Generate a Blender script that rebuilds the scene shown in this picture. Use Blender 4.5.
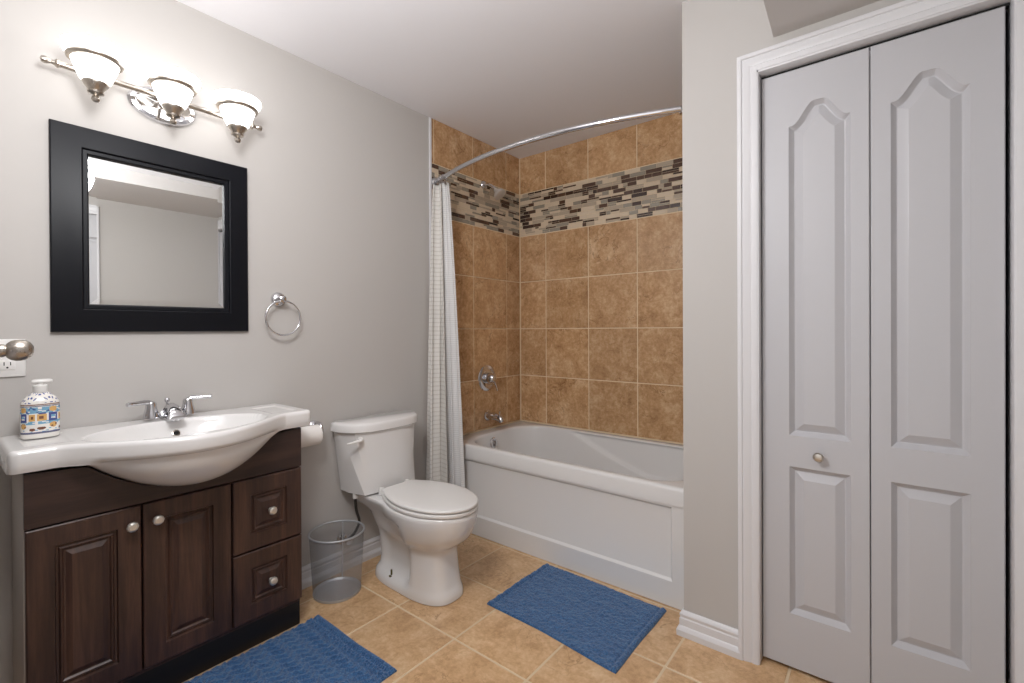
import bpy, bmesh, math, random
from mathutils import Vector, Matrix
from math import sin, cos, pi, sqrt

for o in list(bpy.data.objects): bpy.data.objects.remove(o)
S = bpy.context.scene
COL = S.collection
rnd = random.Random(7)

# ------------------------------------------------------------------ camera
TH, PITCH, ROLL = 0.6731, -0.0042, -0.0048
FPX, CY = 467.67, 332.14
CAM = Vector((2.0726, 0.0, 1.164))
F = Vector((-sin(TH), cos(TH), 0)); R = Vector((cos(TH), sin(TH), 0)); U = Vector((0, 0, 1))
F2 = F*cos(PITCH) + U*sin(PITCH); U2 = U*cos(PITCH) - F*sin(PITCH)
R3 = R*cos(ROLL) + U2*sin(ROLL); U3 = U2*cos(ROLL) - R*sin(ROLL)
cd = bpy.data.cameras.new('camera'); cam = bpy.data.objects.new('camera', cd); COL.objects.link(cam)
M = Matrix((R3, U3, -F2)).transposed().to_4x4(); M.translation = CAM
cam.matrix_world = M
cd.sensor_width = 36; cd.sensor_fit = 'HORIZONTAL'; cd.lens = FPX/1024*36
cd.shift_y = -(341.5-CY)/1024; cd.clip_start = 0.02
S.camera = cam

# ------------------------------------------------------------------ world, lamps, exposure
LAMP = 3.6            # radiance of the lit glass shades
WORLD = 1.3           # soft light of the open space behind the photographer
w = bpy.data.worlds.new('world'); S.world = w; w.use_nodes = True
w.node_tree.nodes['Background'].inputs[0].default_value = (0.945, 0.97, 1.0, 1)
w.node_tree.nodes['Background'].inputs[1].default_value = WORLD
pd = bpy.data.lights.new('room_fill', 'POINT'); pd.energy = 37; pd.color = (.985, .99, 1); pd.shadow_soft_size = .16
pl_ = bpy.data.objects.new('room_fill', pd); COL.objects.link(pl_); pl_.location = (1.16, .27, 1.98)     # added fill light without a fixture, unseen above the frame
S.view_settings.view_transform = 'Standard'; S.view_settings.look = 'None'
S.view_settings.gamma = 1; S.view_settings.use_curve_mapping = False
S.view_settings.exposure = 0.17

# ------------------------------------------------------------------ helpers
def lin(c):
    f = lambda v: v/12.92 if v <= .04045 else ((v+.055)/1.055)**2.4
    return tuple(f(v/255) for v in c) + (1,)

class N:
    def __init__(s, name):
        s.m = bpy.data.materials.new(name); s.m.use_nodes = True
        s.t = s.m.node_tree; s.b = s.t.nodes['Principled BSDF']; s.out = s.t.nodes['Material Output']
    def n(s, typ, **kw):
        x = s.t.nodes.new(typ)
        for k, v in kw.items():
            if k.startswith('_'): setattr(x, k[1:], v)
            else: x.inputs[k.replace('__', ' ')].default_value = v
        return x
    def l(s, a, b): s.t.links.new(a, b)
    def ramp(s, fac, stops, interp='LINEAR'):
        r = s.t.nodes.new('ShaderNodeValToRGB'); r.color_ramp.interpolation = interp
        e = r.color_ramp.elements
        while len(e) < len(stops): e.new(.5)
        for i, (p, c) in enumerate(stops): e[i].position = p; e[i].color = c
        s.l(fac, r.inputs[0]); return r.outputs[0]
    def bump(s, h, strength=.2, dist=.002):
        b = s.n('ShaderNodeBump', Strength=strength, Distance=dist); s.l(h, b.inputs['Height']); s.l(b.outputs[0], s.b.inputs['Normal'])
    def math(s, op, a, b=None):
        x = s.t.nodes.new('ShaderNodeMath'); x.operation = op
        for i, v in enumerate((a, b)):
            if v is None: continue
            if isinstance(v, (int, float)): x.inputs[i].default_value = v
            else: s.l(v, x.inputs[i])
        return x.outputs[0]

def mat(name, rgb, rough=.5, metal=0, coat=0, spec=None, bump=0, bscale=300):
    k = N(name); k.b.inputs['Base Color'].default_value = lin(rgb)
    k.b.inputs['Roughness'].default_value = rough; k.b.inputs['Metallic'].default_value = metal
    if coat: k.b.inputs['Coat Weight'].default_value = coat; k.b.inputs['Coat Roughness'].default_value = .05
    if spec is not None: k.b.inputs['Specular IOR Level'].default_value = spec
    tc = k.n('ShaderNodeTexCoord')
    nz = k.n('ShaderNodeTexNoise', Scale=bscale, Detail=3.0); k.l(tc.outputs['Object'], nz.inputs['Vector'])
    if bump: k.bump(nz.outputs[0], bump, .001)
    else:   # faint unevenness of the gloss
        mr = k.n('ShaderNodeMapRange', To__Min=max(0, rough-.02), To__Max=rough+.02)
        k.l(nz.outputs[0], mr.inputs[0]); k.l(mr.outputs[0], k.b.inputs['Roughness'])
    return k.m

def tile_mat(name, dark, mid, light, rough, vein):
    k = N(name); tc = k.n('ShaderNodeTexCoord'); g = k.n('ShaderNodeNewGeometry')
    off = k.n('ShaderNodeVectorMath', _operation='MULTIPLY_ADD')
    off.inputs[1].default_value = (37, 53, 71); off.inputs[2].default_value = (0, 0, 0)
    k.l(g.outputs['Random Per Island'], off.inputs[0])
    add = k.n('ShaderNodeVectorMath', _operation='ADD'); k.l(tc.outputs['Object'], add.inputs[0]); k.l(off.outputs[0], add.inputs[1])
    n1 = k.n('ShaderNodeTexNoise', Scale=9.0, Detail=8.0, Roughness=.74, Distortion=.45); k.l(add.outputs[0], n1.inputs['Vector'])
    n2 = k.n('ShaderNodeTexNoise', Scale=55.0, Detail=5.0, Roughness=.7); k.l(add.outputs[0], n2.inputs['Vector'])
    mixf = k.math('ADD', k.math('MULTIPLY', n1.outputs[0], .62), k.math('MULTIPLY', n2.outputs[0], .38))
    base = k.ramp(mixf, [(.33, lin(dark)), (.5, lin(mid)), (.66, lin(light))])
    n3 = k.n('ShaderNodeTexNoise', Scale=8.0, Detail=5.0, Roughness=.55, Distortion=.8); k.l(add.outputs[0], n3.inputs['Vector'])
    ridge = k.math('ABSOLUTE', k.math('SUBTRACT', n3.outputs[0], .5))
    n4 = k.n('ShaderNodeTexNoise', Scale=4.0, Detail=2.0); k.l(add.outputs[0], n4.inputs['Vector'])
    gate = k.ramp(n4.outputs[0], [(.45, (0, 0, 0, 1)), (.62, (1, 1, 1, 1))])
    vf = k.math('MULTIPLY', k.ramp(ridge, [(0, (1, 1, 1, 1)), (.012, (0, 0, 0, 1))]), k.math('MULTIPLY', gate, .75))
    mx = k.n('ShaderNodeMix', _data_type='RGBA'); k.l(vf, mx.inputs[0]); k.l(base, mx.inputs[6]); mx.inputs[7].default_value = lin(vein)
    hs = k.n('ShaderNodeHueSaturation'); k.l(mx.outputs[2], hs.inputs['Color'])
    mr = k.n('ShaderNodeMapRange', To__Min=.93, To__Max=1.07); k.l(g.outputs['Random Per Island'], mr.inputs[0]); k.l(mr.outputs[0], hs.inputs['Value'])
    k.l(hs.outputs[0], k.b.inputs['Base Color']); k.b.inputs['Roughness'].default_value = rough
    k.bump(k.math('SUBTRACT', n1.outputs[0], k.math('MULTIPLY', vf, .5)), .35, .002)
    return k.m

def wood_mat(name, axis, c0, c1, c2, rough=.38):
    k = N(name); tc = k.n('ShaderNodeTexCoord'); mp = k.n('ShaderNodeMapping')
    sc = [22, 22, 22]; sc[axis] = 1.6; mp.inputs['Scale'].default_value = sc
    k.l(tc.outputs['Object'], mp.inputs['Vector'])
    n1 = k.n('ShaderNodeTexNoise', Scale=1.0, Detail=6.0, Roughness=.6, Distortion=.6); k.l(mp.outputs[0], n1.inputs['Vector'])
    n2 = k.n('ShaderNodeTexNoise', Scale=6.0, Detail=4.0, Roughness=.7); k.l(mp.outputs[0], n2.inputs['Vector'])
    f = k.math('ADD', k.math('MULTIPLY', n1.outputs[0], .7), k.math('MULTIPLY', n2.outputs[0], .3))
    k.l(k.ramp(f, [(.35, lin(c0)), (.5, lin(c1)), (.66, lin(c2))]), k.b.inputs['Base Color'])
    k.b.inputs['Roughness'].default_value = rough; k.bump(f, .12, .001); return k.m

def obj(name, bm, m, parent=None, ang=35, org=None):
    bmesh.ops.recalc_face_normals(bm, faces=bm.faces) if not getattr(bm, 'keep', False) else None
    L = ORG.get(parent.name, Vector()) if parent else Vector(org or (0, 0, 0))
    if L.length: bmesh.ops.translate(bm, verts=bm.verts, vec=-L)
    me = bpy.data.meshes.new(name); bm.to_mesh(me); bm.free()
    for mm in (m if isinstance(m, (list, tuple)) else [m]): me.materials.append(mm)
    me.polygons.foreach_set('use_smooth', [True]*len(me.polygons)); me.set_sharp_from_angle(angle=math.radians(ang))
    o = bpy.data.objects.new(name, me); COL.objects.link(o)
    ORG[o.name] = L
    if parent: o.parent = parent
    else: o.location = L
    return o
ORG = {}
def thing(name, label, cat, loc, group=None):
    o = bpy.data.objects.new(name, None); COL.objects.link(o); o.location = loc; o.empty_display_size = .05
    ORG[o.name] = Vector(loc); tag(o, label, cat, group); return o
def tag(o, label, cat, group=None):
    o['label'] = label; o['category'] = cat
    if group: o['group'] = group
    return o
def struct(name, bm, m, ang=35):
    o = obj(name, bm, m, ang=ang); o['kind'] = 'structure'; return o

def join(bm, t, mi=0):
    vs = {}
    for v in t.verts: vs[v] = bm.verts.new(v.co)
    for f in t.faces:
        try: nf = bm.faces.new([vs[v] for v in f.verts])
        except ValueError: continue
        nf.material_index = mi if mi is not None else f.material_index
    t.free()
def box(bm, x0, x1, y0, y1, z0, z1, bev=0, seg=2, mi=0):
    t = bmesh.new()
    bmesh.ops.create_cube(t, size=1)
    for v in t.verts: v.co = Vector((x0+(v.co.x+.5)*(x1-x0), y0+(v.co.y+.5)*(y1-y0), z0+(v.co.z+.5)*(z1-z0)))
    if bev: bmesh.ops.bevel(t, geom=list(t.edges), offset=bev, segments=seg, profile=.5, affect='EDGES')
    join(bm, t, mi)
def frame_of(d):
    d = Vector(d).normalized(); a = Vector((0, 0, 1)) if abs(d.z) < .9 else Vector((0, 1, 0))
    x = a.cross(d).normalized(); return x, d.cross(x), d
def lathe(bm, prof, c, d=(0, 0, 1), seg=32, sx=1, sy=1, mi=0):
    """prof: (radius, height) along d from c"""
    x, y, z = frame_of(d); c = Vector(c); rings = []
    for r, h in prof:
        if r < 1e-6: rings.append([bm.verts.new(c+z*h)])
        else: rings.append([bm.verts.new(c+z*h+x*(r*sx*cos(2*pi*i/seg))+y*(r*sy*sin(2*pi*i/seg))) for i in range(seg)])
    for a, b in zip(rings, rings[1:]):
        for i in range(seg):
            j = (i+1) % seg
            if len(a) == 1 and len(b) == 1: continue
            if len(a) == 1: f = bm.faces.new((a[0], b[i], b[j]))
            elif len(b) == 1: f = bm.faces.new((a[i], a[j], b[0]))
            else: f = bm.faces.new((a[i], a[j], b[j], b[i]))
            f.material_index = mi
    for rg in (rings[0], rings[-1]):
        if len(rg) > 1: bm.faces.new(rg).material_index = mi
def tube(bm, pts, rad, seg=14, cap=True, closed=False, mi=0, flat=1.0):
    pts = [Vector(p) for p in pts]; n = len(pts); rings = []; prev = None
    for i, p in enumerate(pts):
        if closed: d = pts[(i+1) % n]-pts[i-1]
        else: d = pts[min(i+1, n-1)]-pts[max(i-1, 0)]
        d.normalize()
        if prev is None: x, y, _ = frame_of(d)
        else:
            x = (prev-d*prev.dot(d)).normalized(); y = d.cross(x)
        prev = x; r = rad[i] if isinstance(rad, (list, tuple)) else rad
        rings.append([bm.verts.new(p+x*(r*cos(2*pi*k/seg))+y*(r*flat*sin(2*pi*k/seg))) for k in range(seg)])
    for i in range(n if closed else n-1):
        a, b = rings[i], rings[(i+1) % n]
        for k in range(seg): bm.faces.new((a[k], a[(k+1) % seg], b[(k+1) % seg], b[k])).material_index = mi
    if cap and not closed: bm.faces.new(rings[0][::-1]).material_index = mi; bm.faces.new(rings[-1]).material_index = mi
def loft(bm, rings, cap0=True, cap1=True, closed=True, mi=0):
    vr = [[bm.verts.new(p) for p in r] for r in rings]; n = len(vr[0])
    for a, b in zip(vr, vr[1:]):
        for k in range(n if closed else n-1): bm.faces.new((a[k], a[(k+1) % n], b[(k+1) % n], b[k])).material_index = mi
    if cap0: bm.faces.new(vr[0][::-1]).material_index = mi
    if cap1: bm.faces.new(vr[-1]).material_index = mi
    return vr
def sweep(bm, prof, path, mi=0, closed=False):
    """path: list of (origin, a-axis, b-axis) ; prof (a,b)"""
    loft(bm, [[o+a*p+b*q for p, q in prof] for o, a, b in path], True, True, True, mi)
def spline(pts, n):
    pts = [Vector(p) for p in pts]; out = []
    P = [pts[0]*2-pts[1]]+pts+[pts[-1]*2-pts[-2]]
    for i in range(len(pts)-1):
        for k in range(n):
            t = k/n; a, b, c, d = P[i:i+4]
            out.append(.5*((2*b)+(c-a)*t+(2*a-5*b+4*c-d)*t*t+(3*b-a-3*c+d)*t**3))
    return out+[pts[-1]]
def sstep(a, b, x):
    t = max(0, min(1, (x-a)/(b-a))); return t*t*(3-2*t)

def inset(poly, d):
    n = len(poly); out = []
    for i in range(n):
        p0, p1, p2 = Vector(poly[i-1]), Vector(poly[i]), Vector(poly[(i+1) % n])
        e1 = (p1-p0).normalized(); e2 = (p2-p1).normalized()
        n1 = Vector((-e1.y, e1.x)); n2 = Vector((-e2.y, e2.x)); m = (n1+n2)
        m = m/max(.2, (1+n1.dot(n2)))
        out.append(p1+m*d)
    return out
def panel_slab(bm, place, w, h, th, panels, prof, bev=.003):
    """door slab: front in local (u,v), depth axis into the slab. place(u,v,depth)->world. panels are CCW outlines."""
    t = bmesh.new(); b = bev
    def loop(pts, dep): return [t.verts.new(place(p[0], p[1], dep)) for p in pts]
    R0 = [(b, b), (w-b, b), (w-b, h-b), (b, h-b)]; R1 = [(0, 0), (w, 0), (w, h), (0, h)]
    l0 = loop(R0, 0); l1 = loop(R1, b); l2 = loop(R1, th)
    for a, c in ((l0, l1), (l1, l2)):
        for i in range(4): t.faces.new((a[i], c[i], c[(i+1) % 4], a[(i+1) % 4]))
    t.faces.new(l2)
    edges = [t.edges.get((l0[i], l0[(i+1) % 4])) for i in range(4)]
    for poly in panels:
        ls = []
        fn = poly if callable(poly) else (lambda d, q=poly: inset([Vector(p) for p in q], d))
        for (ins, dep) in prof: ls.append(loop(fn(ins), dep))
        n = len(ls[0])
        for a, c in zip(ls, ls[1:]):
            for i in range(n): t.faces.new((a[i], a[(i+1) % n], c[(i+1) % n], c[i]))
        t.faces.new(ls[-1])
        edges += [t.edges.get((ls[0][i], ls[0][(i+1) % n])) for i in range(n)]
    bmesh.ops.triangle_fill(t, use_beauty=True, use_dissolve=False, edges=edges)
    join(bm, t)

# ------------------------------------------------------------------ materials
WALL = mat('wall_paint', (188, 184, 180), .75, bump=.06, bscale=420)
CEIL = mat('ceiling_paint', (236, 235, 238), .85, bump=.05, bscale=300)
TRIM = mat('trim_paint', (218, 217, 219), .38)
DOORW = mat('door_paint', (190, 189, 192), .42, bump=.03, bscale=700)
PORC = mat('porcelain', (226, 224, 222), .12, coat=.4)
TUBM = mat('tub_acrylic', (224, 222, 220), .2, coat=.3)
PLAS = mat('white_plastic', (228, 226, 223), .3)
CHROME = mat('chrome', (215, 215, 218), .08, 1)
NICKEL = mat('brushed_nickel', (188, 180, 170), .28, 1)
SATIN = mat('satin_knob', (222, 219, 212), .3, .8)
STEEL = mat('can_steel', (182, 184, 188), .45, .5)
GROUT = mat('grout', (226, 204, 172), .85, bump=.1)
FGROUT = mat('floor_grout', (218, 196, 164), .85, bump=.1)
TILE = tile_mat('wall_tile', (150, 110, 72), (192, 152, 110), (222, 190, 154), .25, (112, 76, 42))
FTILE = tile_mat('floor_tile', (172, 132, 92), (206, 168, 126), (228, 198, 160), .34, (150, 108, 68))
MOS = [mat('mosaic_cream', (210, 192, 168), .4), mat('mosaic_tan', (176, 160, 140), .45), mat('mosaic_brown_glass', (84, 60, 46), .06, coat=.5),
       mat('mosaic_grey_glass', (150, 142, 128), .08, coat=.5), mat('mosaic_dark', (58, 40, 32), .1, coat=.5)]
BLACK = mat('black_lacquer', (8, 10, 17), .42, spec=.25)
DARK = mat('dark_void', (20, 18, 17), .8)
WOODV = wood_mat('dark_wood_upright', 2, (42, 28, 25), (64, 44, 37), (88, 62, 51))
WOODH = wood_mat('dark_wood_level', 1, (38, 26, 24), (54, 38, 33), (70, 50, 43))
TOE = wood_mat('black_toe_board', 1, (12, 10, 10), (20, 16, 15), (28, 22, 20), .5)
SIDE = mat('grey_side_laminate', (176, 168, 160), .6)
k = N('mirror_glass'); k.b.inputs['Base Color'].default_value = (.86, .87, .86, 1); k.b.inputs['Metallic'].default_value = 1
tcx = k.n('ShaderNodeTexCoord'); nzx = k.n('ShaderNodeTexNoise', Scale=3.0); k.l(tcx.outputs['Object'], nzx.inputs['Vector'])
mrx = k.n('ShaderNodeMapRange', To__Min=.005, To__Max=.02); k.l(nzx.outputs[0], mrx.inputs[0]); k.l(mrx.outputs[0], k.b.inputs['Roughness'])
MIRR = k.m
k = N('lit_frosted_glass'); k.b.inputs['Base Color'].default_value = (.9, .9, .9, 1); k.b.inputs['Roughness'].default_value = .25
k.b.inputs['Emission Color'].default_value = (1, .985, .97, 1); k.b.inputs['Emission Strength'].default_value = LAMP; GLOW = k.m
k = N('wire_mesh'); tr = k.n('ShaderNodeBsdfTransparent'); ms = k.n('ShaderNodeMixShader')
k.b.inputs['Base Color'].default_value = lin((168, 170, 174)); k.b.inputs['Metallic'].default_value = .6; k.b.inputs['Roughness'].default_value = .45
tc = k.n('ShaderNodeTexCoord'); nz = k.n('ShaderNodeTexNoise', Scale=220.0); k.l(tc.outputs['Object'], nz.inputs['Vector'])
mr = k.n('ShaderNodeMapRange', To__Min=.32, To__Max=.44); k.l(nz.outputs[0], mr.inputs[0]); k.l(mr.outputs[0], ms.inputs[0])
k.l(tr.outputs[0], ms.inputs[1]); k.l(k.b.outputs[0], ms.inputs[2]); k.l(ms.outputs[0], k.out.inputs[0]); MESHW = k.m
def fabric(name, c, line, step, thick):
    k = N(name); tc = k.n('ShaderNodeTexCoord'); sp = k.n('ShaderNodeSeparateXYZ'); k.l(tc.outputs['Object'], sp.inputs[0])
    fr = k.math('FRACT', k.math('MULTIPLY', sp.outputs[2], 1/step)); ln = k.math('LESS_THAN', fr, thick)
    fr2 = k.math('FRACT', k.math('MULTIPLY', sp.outputs[2], 4/step)); ln2 = k.math('MULTIPLY', k.math('LESS_THAN', fr2, .4), .35)
    f = k.math('MAXIMUM', ln, ln2)
    mx = k.n('ShaderNodeMix', _data_type='RGBA'); k.l(f, mx.inputs[0]); mx.inputs[6].default_value = lin(c); mx.inputs[7].default_value = lin(line)
    k.l(mx.outputs[2], k.b.inputs['Base Color']); k.b.inputs['Roughness'].default_value = .85; k.bump(f, .3, .002); return k.m
CURT = fabric('striped_curtain_cloth', (222, 219, 214), (206, 202, 195), .024, .28)
LINER = fabric('white_liner_cloth', (226, 225, 224), (214, 213, 212), .012, .4)
def mat_cloth(name):
    k = N(name); tc = k.n('ShaderNodeTexCoord')
    v = k.n('ShaderNodeTexVoronoi', Scale=240.0); k.l(tc.outputs['Object'], v.inputs['Vector'])
    nz = k.n('ShaderNodeTexNoise', Scale=60.0, Detail=4.0); k.l(tc.outputs['Object'], nz.inputs['Vector'])
    f = k.math('ADD', k.math('MULTIPLY', v.outputs['Distance'], .7), k.math('MULTIPLY', nz.outputs[0], .5))
    k.l(k.ramp(f, [(.2, lin((20, 50, 92))), (.5, lin((40, 82, 130))), (.85, lin((74, 120, 166)))]), k.b.inputs['Base Color'])
    k.b.inputs['Roughness'].default_value = .95; k.b.inputs['Sheen Weight'].default_value = .3
    k.bump(f, .9, .004); return k.m
BLUE = mat_cloth('blue_cotton')
HOSE = mat('braided_hose', (70, 68, 66), .4, .6)
PAPER = mat('tissue_paper', (236, 232, 228), .9, bump=.3, bscale=160)
BRASS = mat('old_brass', (96, 88, 46), .4, .7)
CER = [mat('glazed_white', (232, 228, 222), .15, coat=.4), mat('glaze_blue', (72, 84, 142), .15, coat=.4), mat('glaze_sky', (120, 168, 196), .15, coat=.4),
       mat('glaze_ochre', (212, 168, 104), .15, coat=.4), mat('glaze_brown', (120, 78, 60), .15, coat=.4), mat('glaze_slate', (104, 104, 124), .15, coat=.4)]

# ------------------------------------------------------------------ the room
CZ = 2.404; YW = 1.80; YB = 2.689; YT = 1.935; XP = 1.471; XR = 2.412; XS = 1.778; SZ = 2.152
# floor
bm = bmesh.new(); box(bm, -.1, 2.6, -1.6, 2.8, -.06, -.0012, mi=0)
gx = [.80+.339*i for i in range(-3, 6)]; gy = [1.238+.346*i for i in range(-9, 4)]
for a in gx:
    for b in gy:
        x0, x1, y0, y1 = max(a+.004, 0.0), min(a+.335, 2.5), b+.004, min(b+.342, 2.7)
        if x1-x0 > .01 and y1 > y0: box(bm, x0, x1, y0, y1, -.012, 0, .0015, 1, mi=1)
struct('floor', bm, [FGROUT, FTILE])
# ceiling and bulkhead
bm = bmesh.new(); box(bm, -.1, 2.6, -1.6, 2.8, CZ, CZ+.08); struct('ceiling', bm, CEIL)
bm = bmesh.new(); loft(bm, [[Vector(p+(z,)) for p in ((1.858, -.10), (XR+.02, -.10), (XR+.02, YW+.02), (XS, YW+.02))] for z in (SZ, CZ+.02)]); struct('ceiling_bulkhead', bm, mat('bulkhead_paint', (206, 202, 199), .8, bump=.05, bscale=400))

def mosaic(bm, place, u0, u1, z0, z1, seed):
    r = random.Random(seed); rows = 12; rh = (z1-z0)/rows; g = .0012
    for i in range(rows):
        u = u0-r.random()*.05
        za, zb = z0+i*rh, z0+(i+1)*rh
        while u < u1:
            L = r.choice([.03, .048, .06, .06, .085, .1]); a, b = max(u+g, u0), min(u+L-g, u1)
            if b-a > .004:
                if r.random() < .33:
                    zm = za+rh*r.choice([.45, .5, .55])
                    for q0, q1 in ((za, zm), (zm, zb)):
                        place(bm, a, b, q0+g*.8, q1-g*.8, r.choices([1, 2, 3, 4, 5], [5, 3, 2.6, 2.6, 2.6])[0]+2)
                else: place(bm, a, b, za+g, zb-g, r.choices([1, 2, 3, 4, 5], [5, 3.4, 2.8, 3.2, 1.2])[0]+2)
            u += L
# wall_left with its tiled end
bm = bmesh.new(); box(bm, -.1, 0, -.13, 2.8, 0, CZ, mi=0); TX = .006
box(bm, -.01, .003, 1.846, YB, .505, CZ, mi=1)
zr = [(.5125, .840), (.840, 1.174), (1.174, 1.509), (1.509, 1.837), (2.1434, CZ)]; G = .0028
pl = lambda bm, a, b, c, d, mi: box(bm, 0, TX+.0005*(mi % 3), a, b, c, d, .0008, 1, mi)
for z0, z1 in zr:
    for y0, y1 in ((1.846, 1.864), (1.864, 2.199), (2.199, 2.535), (2.535, YB)):
        box(bm, 0, TX, y0+G, min(y1-G, YB-.006), z0+G, z1-G if z1 < CZ else CZ, .0015, 1, 2)
mosaic(bm, pl, 1.848, YB-.007, 1.839, 2.1415, 3)
struct('wall_left', bm, [WALL, GROUT, TILE]+MOS, 30)
# wall_back
bm = bmesh.new(); box(bm, -.1, 2.6, YB+.004, 2.82, 0, CZ, mi=0); box(bm, 0, XP, YB+.002, YB+.01, .505, CZ, mi=1)
pb = lambda bm, a, b, c, d, mi: box(bm, a, b, YB-.0005*(mi % 3), YB+.006, c, d, .0008, 1, mi)
for z0, z1 in zr:
    xs = [TX+.002, .231, .565, .900, 1.235, XP]
    for x0, x1 in zip(xs, xs[1:]): box(bm, x0+G, x1-G, YB, YB+.006, z0+G, z1-G if z1 < CZ else CZ, .0015, 1, 2)
mosaic(bm, pb, TX+.003, XP-.002, 1.839, 2.1415, 8)
struct('wall_back', bm, [WALL, GROUT, TILE]+MOS, 30)
bm = bmesh.new(); box(bm, -.002, .011, 1.831, 1.846, .10, CZ, .004); struct('trim_1', bm, TRIM)
# wall with the closet opening
OX0, OX1, OZ = 1.727, 2.346, 2.056
bm = bmesh.new()
prf = [(XP, 0), (OX0, 0), (OX0, OZ), (OX1, OZ), (OX1, 0), (2.60, 0), (2.60, CZ), (XP, CZ)]
loft(bm, [[Vector((x, y, z)) for x, z in prf] for y in (YW, 1.90)])
box(bm, XP, 1.57, 1.899, 2.80, 0, CZ)
struct('wall_closet', bm, WALL)
# right wall, near wall
bm = bmesh.new(); box(bm, XR, 2.6, .745, 2.8, 0, CZ); box(bm, XR, 2.6, -1.6, .07, 0, CZ); box(bm, XR, 2.6, .069, .746, 2.05, CZ); struct('wall_right', bm, WALL)
bm = bmesh.new(); box(bm, -.1, 1.36, -.13, -.03, 0, CZ); struct('wall_near', bm, WALL)
# baseboards
BP = [(0, 0), (.021, 0), (.022, .022), (.017, .034), (.013, .038), (.013, .064), (.010, .069), (.0115, .073), (.0125, .080), (.009, .088), (.004, .093), (0, .093)]
X, Y, Z = Vector((1, 0, 0)), Vector((0, 1, 0)), Vector((0, 0, 1))
bm = bmesh.new(); sweep(bm, BP, [(Vector((0, .93, 0)), X, Z), (Vector((0, 1.83, 0)), X, Z)]); struct('baseboard_left', bm, TRIM, 25)
bm = bmesh.new()
sweep(bm, BP, [(Vector((XP, 1.915, 0)), -X, Z), (Vector((XP, YW, 0)), -X-Y, Z), (Vector((1.672, YW, 0)), -Y, Z)]); struct('baseboard_closet', bm, TRIM, 25)
# casing of the closet
CP = [(0, 0), (0, .010), (.010, .0125), (.016, .0125), (.020, .010), (.030, .0135), (.043, .0165), (.046, .015), (.049, .0195), (.058, .0205), (.062, .019), (.063, 0)]
def casing(bm, x0, x1, zt, y, prof, axis_u=X, out=-Y, org=Vector((0, 0, 0))):
    P = lambda u, z: org+axis_u*u+Vector((0, 0, z))
    sweep(bm, prof, [(P(x0, 0), -axis_u, out), (P(x0, zt), -axis_u+Z, out), (P(x1, zt), axis_u+Z, out), (P(x1, 0), axis_u, out)])
bm = bmesh.new(); casing(bm, OX0+.002, OX1-.002, OZ-.001, YW, CP, org=Vector((0, YW, 0))); struct('trim_2', bm, TRIM, 22)
bm = bmesh.new()   # jamb lining and track
box(bm, OX0, OX0+.006, YW-.008, 1.895, 0, OZ, .001); box(bm, OX1-.006, OX1, YW-.008, 1.895, 0, OZ, .001); box(bm, OX0, OX1, YW-.008, 1.895, OZ-.008, OZ, .001)
struct('trim_3', bm, TRIM)
# closet doors (two bifold leaves)
d1 = bpy.data.objects.new('door_1', None); COL.objects.link(d1); d1.location = (2.03, 1.829, 0); ORG['door_1'] = Vector((2.03, 1.829, 0)); d1['kind'] = 'structure'
PROF = [(0, 0), (.002, .003), (.014, .0160), (.0165, .0165), (.039, .0045), (.042, .0035)]
def arch(u0, u1, v0, vs, rise, n=130):
    zc = lambda u: vs+rise*sstep(.1, .86, 1-abs(2*(u-u0)/(u1-u0)-1))
    def fn(d):   # outline eroded by d
        out = [(u0+d, v0+d), (u1-d, v0+d)]
        for i in range(n+1):
            u = (u1-d)-(u1-u0-2*d)*i/n
            z = zc(u) if d == 0 else min(zc(u+d*q/40)-sqrt(max(0, d*d-(d*q/40)**2)) for q in range(-40, 41))
            out.append((u, z))
        return out
    return fn
def leaf(x0, x1, u0, u1, y0):
    bm = bmesh.new(); W = x1-x0
    place = lambda u, v, d: Vector((x0+u, y0+d, .013+v))
    P1 = arch(u0-x0, u1-x0, .803-.013, 1.849-.013, .069)
    P2 = [(u0-x0, .197-.013), (u1-x0, .197-.013), (u1-x0, .697-.013), (u0-x0, .697-.013)]
    panel_slab(bm, place, W, 2.024, .034, [P1, P2], PROF, .0025)
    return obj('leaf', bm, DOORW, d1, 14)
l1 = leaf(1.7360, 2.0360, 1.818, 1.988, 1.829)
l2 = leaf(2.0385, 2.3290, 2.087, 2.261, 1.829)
bm = bmesh.new(); lathe(bm, [(.008, 0), (.006, .004), (.0055, .012), (.009, .016), (.0145, .021), (.0155, .027), (.012, .032), (0, .034)], (1.903, 1.829, .746), -Y, 24); obj('knob', bm, NICKEL, l1)
bm = bmesh.new(); box(bm, OX0+.007, OX1-.007, 1.84, 1.862, OZ-.016, OZ-.009); obj('track', bm, DARK, d1)
bm = bmesh.new(); box(bm, 2.300, 2.330, 1.842, 1.858, 2.0375, 2.0405); tube(bm, [(2.314, 1.85, 2.037), (2.314, 1.85, 2.045)], .004, 10); obj('pivot_bracket', bm, NICKEL, d1)
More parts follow.
